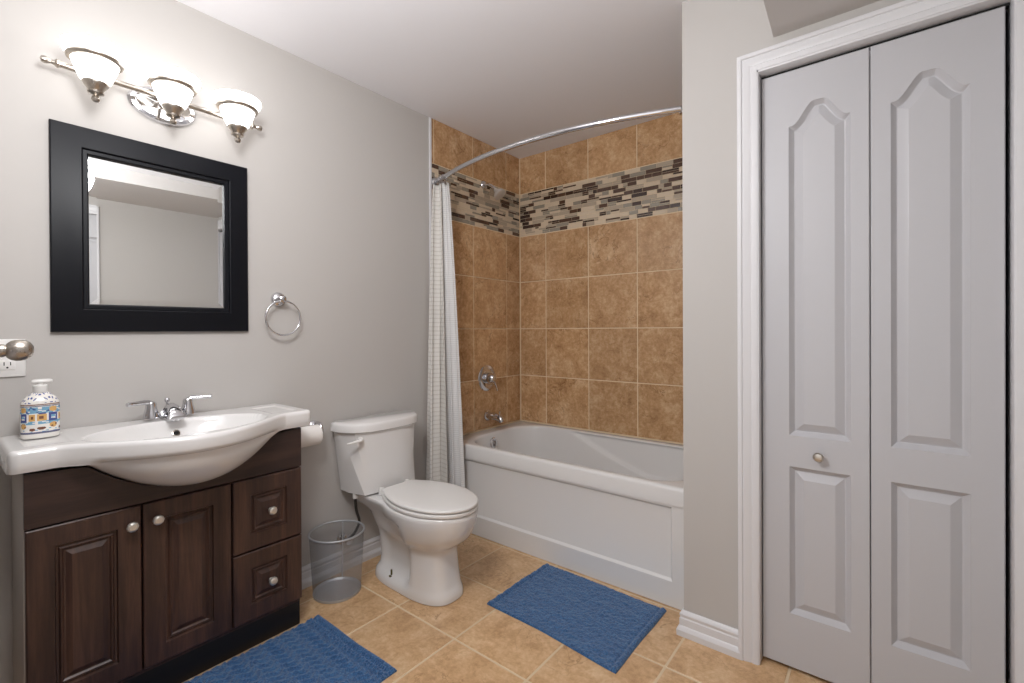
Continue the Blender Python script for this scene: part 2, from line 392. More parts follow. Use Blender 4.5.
# open room door lying against the near wall: only its knob shows
d2 = bpy.data.objects.new('door_2', None); COL.objects.link(d2); d2.location = (.95, 0, 0); ORG['door_2'] = Vector((.95, 0, 0)); d2['kind'] = 'structure'
bm = bmesh.new(); pts = lambda a, b, c, d: [(a, c), (b, c), (b, d), (a, d)]
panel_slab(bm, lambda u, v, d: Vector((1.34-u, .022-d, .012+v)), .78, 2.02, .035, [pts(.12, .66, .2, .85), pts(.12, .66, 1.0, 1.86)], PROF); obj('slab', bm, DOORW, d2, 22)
KX, KZ = .622, 1.126
bm = bmesh.new(); lathe(bm, [(.032, 0), (.032, .004), (.027, .010), (.015, .013), (.012, .020), (.012, .070), (.0135, .074), (.0135, .080), (.012, .083), (.016, .0855), (.0205, .091), (.0226, .098), (.0228, .105), (.0212, .113), (.0165, .120), (.009, .1245), (0, .1255)], (KX, .022, KZ), Y, 40)
obj('door_knob', bm, NICKEL, d2)['label'] = 'brushed nickel egg-shaped door knob'
# door and casing in the right wall (seen in the mirror)
bm = bmesh.new(); casing(bm, .09, .725, 2.03, 0, CP, Y, -X, Vector((XR, 0, 0))); struct('trim_4', bm, TRIM, 22)
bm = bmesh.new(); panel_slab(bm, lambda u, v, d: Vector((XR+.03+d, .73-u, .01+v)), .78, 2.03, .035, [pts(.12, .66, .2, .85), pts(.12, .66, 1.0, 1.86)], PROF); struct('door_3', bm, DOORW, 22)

# ------------------------------------------------------------------ bathtub
tub = thing('bathtub', 'white alcove bathtub with panelled apron set against the tan tiled walls', 'bathtub', (.735, 2.31, 0))
TX0, TX1, TY0, TY1, RZ = .008, 1.466, YT, 2.684, .508
def rrect(x0, x1, y0, y1, r, z, n=420):
    """rounded rectangle resampled by angle so that rings line up"""
    cx, cy = (x0+x1)/2, (y0+y1)/2; hx, hy = (x1-x0)/2, (y1-y0)/2; out = []
    for i in range(n):
        a = 2*pi*i/n; s = i/n*4; side = int(s); t = s-side
        q = [(-1+2*t, -1), (1, -1+2*t), (1-2*t, 1), (-1, 1-2*t)][side]
        px, py = q[0]*hx, q[1]*hy
        ix, iy = max(-(hx-r), min(hx-r, px)), max(-(hy-r), min(hy-r, py))
        d = Vector((px-ix, py-iy))
        if d.length > 1e-9 and abs(px) > hx-r and abs(py) > hy-r:
            d = d/max(abs(d.x), abs(d.y)); d = d.normalized()*r*1.0; px, py = ix+d.x, iy+d.y
        out.append(Vector((cx+px, cy+py, z)))
    return out
rings = [rrect(TX0, TX1, TY0, TY1, .006, .430), rrect(TX0, TX1, TY0, TY1, .006, .490), rrect(TX0+.001, TX1-.001, TY0+.003, TY1-.001, .008, .500), rrect(TX0+.002, TX1-.002, TY0+.009, TY1-.002, .012, .5065), rrect(TX0+.004, TX1-.004, TY0+.018, TY1-.004, .02, RZ)]
def xc(z):
    P = [(.30, 1.02), (.315, .95), (.35, .83), (.40, .69), (.48, .50), (.51, .42)]
    if z <= P[0][0]: return 1.02
    for (z0, a), (z1, b) in zip(P, P[1:]):
        if z <= z1: return a+(b-a)*(z-z0)/(z1-z0)
    return P[-1][1]
K = 110
for i in range(K+1):
    t = i/K
    if t < .12:   # rolled lip
        q = t/.12*pi/2; z = RZ-.016*(1-cos(q)); e = .016*sin(q)
        rg = rrect(.092+e, 1.440-e, 1.966+e, 2.645-e, .21-e*.5, z)
    else:
        q = (t-.12)/.88; z = RZ-.016-(RZ-.016-.11)*(1-(1-q)**1.25 if q < 1 else 1)
        s = ((RZ-.016)-z)/(RZ-.016-.11); c = s**6
        rg = rrect(.108+.05*s+.06*c, 1.424-.36*s**1.15-.06*c, 1.982+.06*s+.06*c, 2.629-.045*s-.06*c, .202-.03*s, z)
    for v in rg:
        if v.y > 2.36 and v.x < 1.36:
            wz = sstep(.285, .32, v.z)*(1-sstep(.485, .503, v.z)); wy = sstep(2.36, 2.55, v.y)
            q_ = v.x-xc(v.z); v.y += wy*wz*.020*sstep(-.015, .055, q_)*(1-sstep(1.15, 1.36, v.x))
    rings.append(rg)
bm = bmesh.new(); loft(bm, rings, False, True); obj('basin', bm, TUBM, tub, 40)
bm = bmesh.new()
panel_slab(bm, lambda u, v, d: Vector((TX0+u, TY0+.006+d, .001+v)), TX1-TX0, .434, .03, [[(.085, .106), (1.369, .106), (1.369, .420), (.085, .420)]], [(0, 0), (.003, .002), (.010, .011), (.013, .012)], .002)
obj('apron', bm, TUBM, tub, 25)
bm = bmesh.new(); lathe(bm, [(.034, 0), (.034, .006), (.030, .010), (.012, .011), (.010, .018), (0, .019)], (.126, 2.245, .450), Vector((1, 0, .12)), 32); box(bm, .138, .152, 2.241, 2.249, .428, .474, .003)
obj('overflow_plate', bm, CHROME, tub)
# tub spout, valve, shower head
sp = thing('tub_spout', 'chrome tub spout low on the tiled wall above the bathtub', 'spout', (TX, 2.325, .600))
bm = bmesh.new(); lathe(bm, [(.034, 0), (.034, .004), (.027, .008)], (TX+.0015, 2.325, .600), X, 28); obj('flange', bm, CHROME, sp)
bm = bmesh.new(); pth = spline([(TX+.004, 2.325, .600), (.05, 2.325, .600), (.095, 2.325, .596), (.122, 2.325, .584), (.130, 2.325, .566)], 6)
tube(bm, pth, [.025]*8+[.024-.0003*i for i in range(len(pth)-8)], 22); obj('spout_body', bm, CHROME, sp)
bm = bmesh.new(); lathe(bm, [(.004, 0), (.004, .016), (.008, .018), (.008, .024), (0, .026)], (.112, 2.325, .612), Z, 14); obj('diverter_knob', bm, CHROME, sp)
vv = thing('shower_valve', 'round chrome shower valve with lever handle on the tiled wall', 'valve', (TX, 2.32, .848))
bm = bmesh.new(); lathe(bm, [(.086, 0), (.086, .003), (.078, .010), (.062, .013), (.060, .010), (.038, .010)], (TX+.0015, 2.32, .848), X, 44); obj('escutcheon', bm, CHROME, vv)
bm = bmesh.new(); lathe(bm, [(.036, 0), (.036, .02), (.031, .034), (.024, .052), (.018, .058), (0, .060)], (TX+.012, 2.32, .848), X, 32); obj('hub', bm, CHROME, vv)
bm = bmesh.new(); tube(bm, spline([(.058, 2.32, .850), (.068, 2.328, .825), (.070, 2.345, .790), (.072, 2.352, .764)], 5), [.012, .0115, .011, .0105, .010, .0095, .009, .009, .0085, .0085, .008, .008, .0078, .0076, .0074, .006], 14, flat=.7); obj('lever', bm, CHROME, vv)
sh = thing('wall_shower', 'chrome shower head on a short arm over the mosaic band', 'shower', (TX, 2.30, 2.120))
bm = bmesh.new(); lathe(bm, [(.030, 0), (.029, .004), (.020, .012), (.012, .015)], (TX+.0015, 2.30, 2.120), X, 28); obj('flange', bm, CHROME, sh)
bm = bmesh.new(); tube(bm, spline([(TX+.003, 2.30, 2.120), (.04, 2.303, 2.120), (.075, 2.308, 2.100), (.100, 2.312, 2.075)], 6), .0105, 16); obj('arm', bm, CHROME, sh)
bm = bmesh.new(); lathe(bm, [(.012, 0), (.014, .006), (.014, .014), (.018, .020), (.034, .038), (.041, .052), (.041, .058), (.036, .061), (0, .062)], (.096, 2.311, 2.080), Vector((.66, .10, -.75)), 32); obj('head', bm, mat('satin_shower_head', (212, 210, 207), .5, .55), sh)

# ------------------------------------------------------------------ curved rod and curtain
RODZ = 2.035
rodp = lambda s: Vector((TX+.003+(XP-TX-.004)*s, 1.878-.143*(1-(2*s-1)**2), RODZ))
rd = thing('shower_rod', 'curved chrome shower curtain rod spanning the tub alcove', 'curtain rod', (.0, 1.878, RODZ))
bm = bmesh.new(); tube(bm, [rodp(i/60) for i in range(61)], .0125, 18); obj('rod', bm, CHROME, rd)
for nm, c, d in (('flange', (TX+.0015, 1.88, RODZ), X), ('flange', (XP-.0005, 1.88, RODZ), -X)):
    bm = bmesh.new(); lathe(bm, [(.034, 0), (.033, .006), (.024, .016), (.0175, .030), (.0165, .034)], c, d, 28); obj(nm, bm, CHROME, rd)
cu = thing('shower_curtain', 'cream striped shower curtain with white liner bunched at the left end of the rod', 'shower curtain', (.08, 1.85, .27))
def sheet(name, m, top, bot, z0, z1, nf, amp0, amp1, ph, ns=170, nt=70):
    bm = bmesh.new(); grid = []
    for j in range(nt+1):
        t = j/nt; row = []
        e = t**.8
        for i in range(ns+1):
            s = i/ns
            def ev(c):   # polyline centre
                q = s*(len(c)-1); a = min(int(q), len(c)-2); f = q-a; return Vector(c[a]).lerp(Vector(c[a+1]), f)
            p = ev(top).lerp(ev(bot), e)
            d = (Vector(top[-1]).lerp(Vector(bot[-1]), e)-Vector(top[0]).lerp(Vector(bot[0]), e)).normalized(); nrm = Vector((-d.y, d.x))
            a = amp0+(amp1-amp0)*t
            wv = sin(2*pi*nf*s+ph+.5*sin(3*t+s*4))+.25*sin(2*pi*nf*2.1*s+1+2*t)
            p = p+nrm*(a*wv)+d*(.012*sin(4*pi*nf*s+ph)*(.4+t))
            row.append(bm.verts.new((p.x, p.y, z0+(z1-z0)*t+.006*sin(2*pi*nf*s)*(1-t)**6)))
        grid.append(row)
    for a, b in zip(grid, grid[1:]):
        for i in range(ns): bm.faces.new((a[i], a[i+1], b[i+1], b[i]))
    o = obj(name, bm, m, cu, 80)
    md = o.modifiers.new('thick', 'SOLIDIFY'); md.thickness = .0015
    return o
sheet('curtain_cloth', CURT, [(.026, 1.834), (.055, 1.838), (.100, 1.848)], [(.036, 1.756), (.085, 1.776), (.140, 1.838)], 2.004, .27, 1.75, .015, .036, .5)
sheet('liner', LINER, [(.080, 1.862), (.105, 1.862), (.128, 1.854)], [(.104, 1.866), (.168, 1.868), (.226, 1.884)], 2.004, .25, 1.2, .010, .016, 2.2)
for i in range(8):
    s = .012+i*.0088; p = rodp(s); bm = bmesh.new(); r = .021
    tube(bm, [p+Vector((0, 0, -.0075))+Vector((.18*r*sin(a), r*sin(a), r*cos(a))) for a in [2*pi*k/24 for k in range(24)]], .0016, 8, closed=True); obj('curtain_ring', bm, CHROME, cu)

# ------------------------------------------------------------------ toilet
TYC = 1.413
to = thing('toilet', 'white two-piece toilet with closed lid beside the bathtub', 'toilet', (.38, TYC, 0))
def ringx(z, xb, xf, hw, n=36):
    up, dn = [], []
    for i in range(n+1):
        x = xb+(xf-xb)*(1-cos(pi*i/n))/2; h = hw(x)
        up.append(Vector((x, TYC+h, z))); dn.append(Vector((x, TYC-h, z)))
    return dn+up[::-1][1:-1]
def foot(xb, xf, wf, wb, pin, nexp=2.6):
    c = (xb+xf)/2; a = (xf-xb)/2
    def hw(x):
        t = min(1, abs((x-c)/a)); e = (1-t**nexp)**(1/nexp)
        base = wb+(wf-wb)*sstep(.405, .455, x)
        return e*(base-pin*sstep(.19, .25, x)*(1-sstep(.405, .45, x)))
    return lambda z: ringx(z, xb, xf, hw)
def rimr(xb, xf, b, deck, cx=.465):
    def hw(x):
        a = (xf-cx) if x > cx else (cx-.20)
        t = abs((x-cx)/a); e = b*sqrt(max(0, 1-t**2.15)) if t < 1 else 0
        dk = deck*(1-max(0, min(1, (xb+.03-x)/.03))**2*.35) if x < cx else 0
        dk = dk if x > xb+1e-6 else deck*.6
        if x >= xf-1e-6: return .0
        return max(e, dk) if x < cx else e
    return lambda z: ringx(z, xb, xf, hw)
rg = [foot(.13, .628, .116, .113, 0, 2.9)(.0), foot(.13, .629, .116, .113, 0, 2.9)(.018), foot(.134, .625, .114, .110, .004, 2.9)(.034), foot(.140, .620, .111, .100, .012, 2.9)(.044), foot(.15, .614, .109, .084, .022, 2.9)(.056),
      foot(.152, .607, .106, .080, .026, 2.9)(.10), foot(.150, .601, .104, .082, .026, 2.9)(.15), foot(.145, .598, .104, .086, .022, 2.8)(.19), foot(.135, .600, .107, .092, .014, 2.7)(.218), foot(.12, .622, .121, .098, .006, 2.5)(.234),
      foot(.10, .652, .141, .104, 0, 2.35)(.250), foot(.075, .680, .155, .107, 0, 2.25)(.275), foot(.05, .697, .164, .110, 0, 2.2)(.305)]
bm = bmesh.new()
rg += [rimr(.03, .708, .168, .116)(.340), rimr(.03, .713, .171, .134)(.372), rimr(.03, .714, .171, .138)(.384), rimr(.035, .708, .166, .134)(.391)]
loft(bm, rg); bowl = obj('bowl', bm, PORC, to, 60)
md = bowl.modifiers.new('smooth', 'SMOOTH'); md.factor = .5; md.iterations = 2
def lidring(z, xb, xf, b, wb, off=0):
    cx = .47
    def hw(x):
        if x > cx: return b*sqrt(max(0, 1-((x-cx)/(xf-cx))**2.1))
        t = (cx-x)/(cx-xb); return wb+(b-wb)*(1-t**1.9)
    def fn():
        r = ringx(z, xb, xf, hw); return r
    return fn()
def plate(name, xb, xf, b, wb, z0, z1, r, dome=0):
    bm = bmesh.new(); rings = []
    for e, z in ((r, z0), (r*.3, z0+r*.3), (0, z0+r), (0, z1-r), (r*.3, z1-r*.3), (r, z1), (.03, z1+dome*.4), (.08, z1+dome*.8), (.13, z1+dome)): rings.append(lidring(z, xb+e, xf-e, b-e, max(.004, wb-e)))
    loft(bm, rings); return obj(name, bm, PLAS, to, 50)
plate('seat', .240, .717, .168, .094, .3925, .410, .005)
plate('seat_lid', .234, .720, .165, .086, .4125, .428, .006, .004)
for s in (-1, 1):
    bm = bmesh.new(); lathe(bm, [(.014, 0), (.014, .024), (.011, .032), (0, .034)], (.215, TYC+.075*s, .392), Z, 18); obj('hinge', bm, PLAS, to)
def dcurve(q, xb, dx): return xb+dx*max(0, 1-abs(q)**3)**.42
def tankring(z, hw, xa, ha, xbk, hb, xf, bow, n=13):
    """back corners, side corner A, front corner B, bowed front"""
    L = [(.022, -hw), (xa, -ha), (xbk, -hb)]
    fr = [(xf+bow*(1-((2*i/n)-1)**2), hb*(2*i/n-1)) for i in range(1, n)]
    Rr = [(xbk, hb), (xa, ha), (.022, hw)]
    return [Vector((x, TYC+y, z)) for x, y in L+fr+Rr]
def tanktop(z, h, n=13):
    f = lambda q: (dcurve(q, .030, .172), h*q)
    L = [(.022, -h*.96), f(-.995), f(-.975)]; fr = [f((.975*(2*i/n-1))) for i in range(1, n)]
    return [Vector((x, TYC+y, z)) for x, y in L+fr+[f(.975), f(.995), (.022, h*.96)]]
bm = bmesh.new()
T0 = [tankring(.392, .160, .090, .162, .176, .138, .176, .012), tankring(.400, .170, .098, .172, .186, .148, .186, .014)]
ra, rb = T0[1], tanktop(.690, .214)
loft(bm, T0+[[a.lerp(b, t) for a, b in zip(ra, rb)] for t in (.12, .3, .5, .7, .85, 1)])
t_ = bm; bmesh.ops.bevel(t_, geom=[e for e in t_.edges if len(e.link_faces) == 2 and e.calc_face_angle(0) > .35 and max(v.co.z for v in e.verts) < .45], offset=.008, segments=3, profile=.5, affect='EDGES')
obj('tank', bm, PORC, to, 22)
def lidr(z, e):
    out = [(.016+e, -.200+e), (.020+e, -.212+e)]; n = 44
    for i in range(n+1):
        q = sin((2*i/n-1)*pi/2); out.append((dcurve(q, .034, .180-e), (.228-e)*q))
    out += [(.020+e, .212-e), (.016+e, .200-e)]
    return [Vector((x, TYC+y, z)) for x, y in out]
bm = bmesh.new(); loft(bm, [lidr(.690, .006), lidr(.694, 0), lidr(.722, 0), lidr(.730, .004), lidr(.7345, .012)])
obj('tank_lid', bm, PORC, to, 50)
bm = bmesh.new(); lathe(bm, [(.013, 0), (.012, .008), (.008, .012)], (.174, 1.252, .660), Vector((.75, -.25, .05)), 20)
tube(bm, spline([(.186, 1.250, .661), (.194, 1.234, .660), (.188, 1.208, .657), (.176, 1.182, .653)], 5), [.010, .0105, .0105, .010, .0095, .009, .0085, .008, .0075, .007, .0065, .006, .0055, .005, .0045, .003], 12, flat=.75)
obj('flush_lever', bm, PLAS, to)
bm = bmesh.new(); lathe(bm, [(.012, 0), (.012, .003), (.004, .004), (.004, .030), (0, .031)], (.300, 1.327, .038), Z, 12); obj('floor_bolt', bm, BRASS, to)['label'] = 'bare brass floor bolt'
bm = bmesh.new(); tube(bm, spline([(.115, 1.262, .398), (.115, 1.262, .36), (.112, 1.270, .31), (.100, 1.292, .25), (.075, 1.285, .195), (.060, 1.258, .165)], 6), .0065, 12); hs = obj('supply_hose', bm, HOSE, to)
bm = bmesh.new(); lathe(bm, [(.012, 0), (.013, .006), (.012, .024), (.008, .026)], (.115, 1.262, .374), Z, 12); obj('hose_nut', bm, PLAS, hs)
bm = bmesh.new(); lathe(bm, [(.028, 0), (.026, .005), (.011, .010), (.009, .030), (.009, .052)], (.0015, 1.255, .155), X, 20); lathe(bm, [(.010, 0), (.011, .02), (.008, .024)], (.058, 1.256, .145), Z, 14)
lathe(bm, [(.006, 0), (.006, .012), (.017, .016), (.017, .024), (0, .026)], (.052, 1.255, .155), X, 20, sx=1, sy=.6); obj('stop_valve', bm, CHROME, hs)

# ------------------------------------------------------------------ vanity cabinet
VX, V0, V1 = .283, .160, .916
va = thing('vanity_cabinet', 'dark brown vanity cabinet with two doors and two drawers under the white sink', 'cabinet', (.14, .538, 0))
bm = bmesh.new(); XF = .264
box(bm, .004, XF, V0+.014, V0+.020, .10, .785); box(bm, .004, XF, V1-.016, V1, .10, .785, .001); box(bm, .004, XF, V0+.02, V1-.016, .10, .116); box(bm, .004, .012, V0+.02, V1-.016, .116, .60); box(bm, .245, XF, V0+.02, V1-.016, .60, .64); box(bm, .05, XF, .656, .672, .116, .60)
obj('carcass', bm, WOODV, va)
bm = bmesh.new(); box(bm, .004, XF+.001, V0-.001, V0+.013, .0005, .787, .001); obj('side_panel', bm, SIDE, va)['label'] = 'grey end panel'
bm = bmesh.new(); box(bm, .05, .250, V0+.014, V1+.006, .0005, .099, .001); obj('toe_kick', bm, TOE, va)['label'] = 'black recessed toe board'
# false front with the notch for the basin
zb = lambda y: .668+.122*((y-.55)/.27)**2
ys = [.55+.262*(2*i/40-1) for i in range(41)]
poly = [(V0, .637), (V1, .637), (V1, .786)]+[(y, min(.786, zb(y)-.006)) for y in reversed(ys)]+[(V0, .786)]
bm = bmesh.new(); loft(bm, [[Vector((x, y, z)) for y, z in poly] for x in (XF+.001, VX-.0015)], True, True); obj('false_front', bm, WOODH, va, 20)
VP = [(0, 0), (.003, .007), (.008, .0078), (.012, .003), (.015, .003), (.019, .0078), (.023, .0078), (.036, .001)]
def knob(y, z, par):
    bm = bmesh.new(); lathe(bm, [(.008, 0), (.006, .003), (.0055, .012), (.009, .014), (.0145, .017), (.0155, .020), (.0140, .025), (.009, .028), (0, .0285)], (VX, y, z), X, 10); obj('knob', bm, SATIN, par, 25)
for nm, y0, y1, z0, z1, kn, md in (('door', V0+.002, .4105, .119, .631, (.385, .577), .056), ('door', .4155, .664, .119, .631, (.449, .578), .056), ('drawer', .6695, V1, .372, .631, (.797, .501), .058), ('drawer', .6695, V1, .119, .3665, (.797, .240), .058)):
    bm = bmesh.new(); wd, ht = y1-y0, z1-z0
    panel_slab(bm, lambda u, v, d: Vector((VX-d, y0+u, z0+v)), wd, ht, .018, [pts(md, wd-md, md, ht-md)], VP, .003)
    p = obj(nm, bm, WOODV, va, 22); knob(kn[0], kn[1], p)

# ------------------------------------------------------------------ sink top
sk = thing('sink', 'white ceramic vanity sink top with a rounded bowl front', 'sink', (.15, .54, .787))
S0, S1, ST = .130, .953, .853
def xfront(y):
    t = (y-.535)/.315; b = (1-t*t)**1.45 if abs(t) < 1 else 0
    x = .303+.166*b
    e = min(y-S0, S1-y)
    if e < .02: x -= .02-sqrt(max(0, .02**2-(.02-e)**2))
    return x
def ztop(x, y):
    r = sqrt(((x-.263)/.160)**2+((y-.535)/.25)**2) if True else 0
    z = ST
    if r < 1: z -= .125*(1-r**2.6)**.8
    # shallow trays at both ends
    for c in (.215, .865):
        q = max(abs((y-c)/.05), abs((x-.16)/.10)); z -= .0035*(1-sstep(.75, 1.0, q))
    return z
NY = 150; cols = []
for i in range(NY+1):
    a = i/NY; y = S0+(S1-S0)*(.5-.5*cos(pi*a))*.35+(S1-S0)*a*.65
    e = min(y-S0, S1-y); rz = .012-sqrt(max(0, .012**2-(.012-min(.012, e))**2))
    xf = xfront(y); P = []
    P.append((.003, .797)); P.append((.003, ST-.006-rz)); P.append((.007, ST-.001-rz))
    NX = 90; xl = xf-.014
    for kx in range(NX+1):
        x = .010+(xl-.010)*kx/NX; P.append((x, ztop(x, y)-rz))
    for kk in range(1, 7):
        q = kk/6*pi/2; P.append((xl+.014*sin(q), ST-.014*(1-cos(q))-rz))
    t = (y-.55)/.27; inb = max(0, 1-t*t); lipb = .797+.004*inb
    P.append((xf, .815)); P.append((xf-.003, lipb+.004)); 
    bl = sstep(0, .25, inb)
    xs_ = xf-.006-.012*bl; P.append((xs_, lipb-.002))
    z_b = min(.790, zb(y)) if inb > 0 else .790
    xe = min(.268, xs_-.002)
    for kk in range(1, 13):
        q = kk/12*pi/2; xx = xe+(xs_-xe)*cos(q)**.75; zz = (lipb-.004)-(lipb-.004-z_b)*sin(q)**1.15; P.append((xx, zz))
    P.append((.20, min(.790, z_b+.004))); P.append((.08, max(z_b+.03, .70) if z_b < .76 else .790)); P.append((.03, .790))
    cols.append([Vector((px_, y, pz)) for px_, pz in P])
bm = bmesh.new(); loft(bm, cols); obj('basin', bm, PORC, sk, 55)
bm = bmesh.new(); lathe(bm, [(.0125, -.004), (.0125, .003), (.009, .004), (.008, .001), (.008, -.004)], (.1235, .547, .8075), Vector((.87, 0, .5)), 24); lathe(bm, [(.0085, .0005), (0, .0008)], (.1235, .547, .8075), Vector((.87, 0, .5)), 24, mi=1); obj('overflow_ring', bm, [NICKEL, DARK], sk)
# faucet
fa = thing('faucet', 'chrome two-handle faucet on the back edge of the sink', 'faucet', (.066, .545, ST))
bm = bmesh.new(); lathe(bm, [(.026, 0), (.026, .008), (.023, .013), (.018, .015)], (.066, .545, ST+.0005), Z, 40, sx=3.1, sy=1)
obj('base_plate', bm, CHROME, fa)
for s in (-1, 1):
    yc = .545+.055*s; bm = bmesh.new(); lathe(bm, [(.024, 0), (.023, .012), (.019, .026), (.016, .040), (.0155, .050), (.012, .056), (0, .058)], (.066, yc, ST+.010), Z, 28); hd = obj('handle', bm, CHROME, fa)
    bm = bmesh.new(); tube(bm, spline([(.066, yc-.004*s, ST+.054), (.070, yc+.012*s, ST+.066), (.080, yc+.042*s, ST+.067), (.092, yc+.072*s, ST+.067)], 6), [1.22*q for q in ([.009, .0095, .0095, .009, .0085, .008, .0075, .007, .0068, .0066, .0064, .0062, .006, .006, .006, .006, .006, .0065, .005])], 12); obj('lever', bm, CHROME, hd)
bm = bmesh.new(); rings = []
for (x, z, hw, hh) in ((.060, ST+.012, .030, .010), (.066, ST+.030, .023, .015), (.078, ST+.044, .018, .014), (.098, ST+.044, .018, .010), (.120, ST+.034, .021, .007), (.142, ST+.018, .026, .0055), (.150, ST+.010, .027, .004)):
    rings.append([Vector((x+hh*.35*sin(a), .545+hw*cos(a), z+hh*sin(a))) for a in [2*pi*i/24 for i in range(24)]])
loft(bm, rings); obj('spout', bm, CHROME, fa, 60)
bm = bmesh.new(); lathe(bm, [(.0035, 0), (.0035, .045), (.008, .049), (.009, .056), (.006, .061), (0, .062)], (.036, .545, ST+.010), Z, 16); obj('lift_rod', bm, CHROME, fa)

# ------------------------------------------------------------------ soap dispenser
so = thing('soap_dispenser', 'painted ceramic soap dispenser with white pump on the left end of the sink', 'soap dispenser', (.095, .213, ST))
SC = Vector((.095, .213, ST-.002)); SA, SB = .042, .031     # half width along the wall, half depth
def sring(z, k): return [Vector((SC.x+SB*k*(abs(sin(a))**.8)*(1 if sin(a) > 0 else -1), SC.y+SA*k*(abs(cos(a))**.8)*(1 if cos(a) > 0 else -1), z)) for a in [2*pi*i/144 for i in range(144)]]
bm = bmesh.new(); NZ = 96; zs = [.001+.134*i/NZ for i in range(NZ+1)]
def prof(h):
    if h < .004: return .93+.07*(h/.004)
    if h < .103: return 1.0+.015*sin(pi*h/.103)
    t = min(1, (h-.103)/.032); return 1.0-.58*(t**1.7)-.02*t
rv = [[bm.verts.new(p) for p in sring(SC.z+h, prof(h))] for h in zs]
def paint(u, h):
    """u around (0..144), h height: majolica bands"""
    r = random.Random(int(u//3)*131+int(h*1000//3)*17)
    if h < .014: return 0
    if h < .018: return 5
    if h < .0195: return 1
    if .0975 < h < .1005: return 4
    if .094 < h < .0965: return 5
    if h >= .1005:
        if h > .104:
            return 1 if (sin(u*.55)*sin(h*420+sin(u*.3)*2) > .45) else 0
        return 0
    c = (u+22) % 36; d = h-.020
    bx = abs(c-9); by = abs(h-.062)
    if bx < 7 and by < .0125:
        if bx < 3.2 and by < .006: return 2 if r.random() < .6 else 0
        return 1
    bx2 = abs((c-24) % 36); 
    if abs(c-21.5) < 3.6 and by < .0095: return 3 if not (abs(c-22) < 1.4 and by < .004) else 4
    if abs(c-31.5) < 3.6 and by < .0095: return 3 if not (abs(c-31) < 1.4 and by < .004) else 4
    if sqrt((c-9)**2*4+((h-.085)*1000)**2*2.2) < 12: return 3
    if sqrt((c-9)**2*4+((h-.038)*1000)**2*2.2) < 12: return 3 if r.random() < .8 else 4
    if sqrt((c-22)**2*4+((h-.030)*1000)**2*2.5) < 7 or sqrt((c-31)**2*4+((h-.027)*1000)**2*2.5) < 7: return 4
    if .072 < h < .094 and abs(sin((c-26.5)*.28)*.008+.082-h) < .0035: return 1 if r.random() < .35 else 2
    if .074 < h < .093 and r.random() < .6: return 2
    if .042 < h < .052 and abs(c-26) > 1 and r.random() < .7: return 2
    if .020 < h < .03 and r.random() < .12: return 2
    return 0
for j in range(NZ):
    for i in range(144):
        f = bm.faces.new((rv[j][i], rv[j][(i+1) % 144], rv[j+1][(i+1) % 144], rv[j+1][i])); f.material_index = paint(i, zs[j])
bm.faces.new(rv[0][::-1]); bm.faces.new(rv[-1])
obj('bottle', bm, CER, so, 50)
zt = SC.z+.135+.003
bm = bmesh.new(); lathe(bm, [(.0155, 0), (.0165, .002), (.0165, .020), (.015, .022), (.007, .023), (.006, .034)], (SC.x, SC.y, zt-.004), Z, 28); obj('collar', bm, PLAS, so)
bm = bmesh.new(); rings = []
for e, z in ((.003, 0), (0, .002), (0, .006), (.002, .009), (.006, .0105)):
    rings.append([Vector((SC.x+(.0105-e)*sin(a)*(1.0), SC.y+.004+(.0235-e)*cos(a), zt+.0245+z)) for a in [2*pi*i/32 for i in range(32)]])
loft(bm, rings); obj('pump_head', bm, PLAS, so)

# ------------------------------------------------------------------ mirror
mi_ = thing('wall_mirror', 'square mirror in a wide black frame above the sink', 'mirror', (.004, .541, 1.162))
MY0, MY1, MZ0, MZ1 = .247, .833, 1.165, 1.838
def fr(profile, m, name, par, ang=22):
    bm = bmesh.new(); ring = []
    for ins, x in profile: ring.append([(x, MY0+ins, MZ0+ins), (x, MY1-ins, MZ0+ins), (x, MY1-ins, MZ1-ins), (x, MY0+ins, MZ1-ins)])
    vr = [[bm.verts.new(p) for p in q] for q in ring]; n = len(vr)
    for a in range(n):
        b = (a+1) % n
        for c in range(4): bm.faces.new((vr[a][c], vr[a][(c+1) % 4], vr[b][(c+1) % 4], vr[b][c]))
    return obj(name, bm, m, par, ang)
fr([(0, .003), (0, .014), (.003, .017), (.072, .034), (.075, .032), (.075, .003)], BLACK, 'frame', mi_)
fr([(.0755, .003), (.0755, .025), (.077, .027), (.087, .027), (.090, .024), (.092, .016), (.092, .003)], BLACK, 'inner_lip', mi_)
bm = bmesh.new(); tl = -.0042
def gl(i, x): return [Vector((x+tl*(z-MZ0), y, z)) for y, z in ((MY0+i, MZ0+i), (MY1-i, MZ0+i), (MY1-i, MZ1-i), (MY0+i, MZ1-i))]
loft(bm, [gl(.0925, .010), gl(.0925, .0158), gl(.1115, .0168)]); obj('glass', bm, MIRR, mi_, 1)

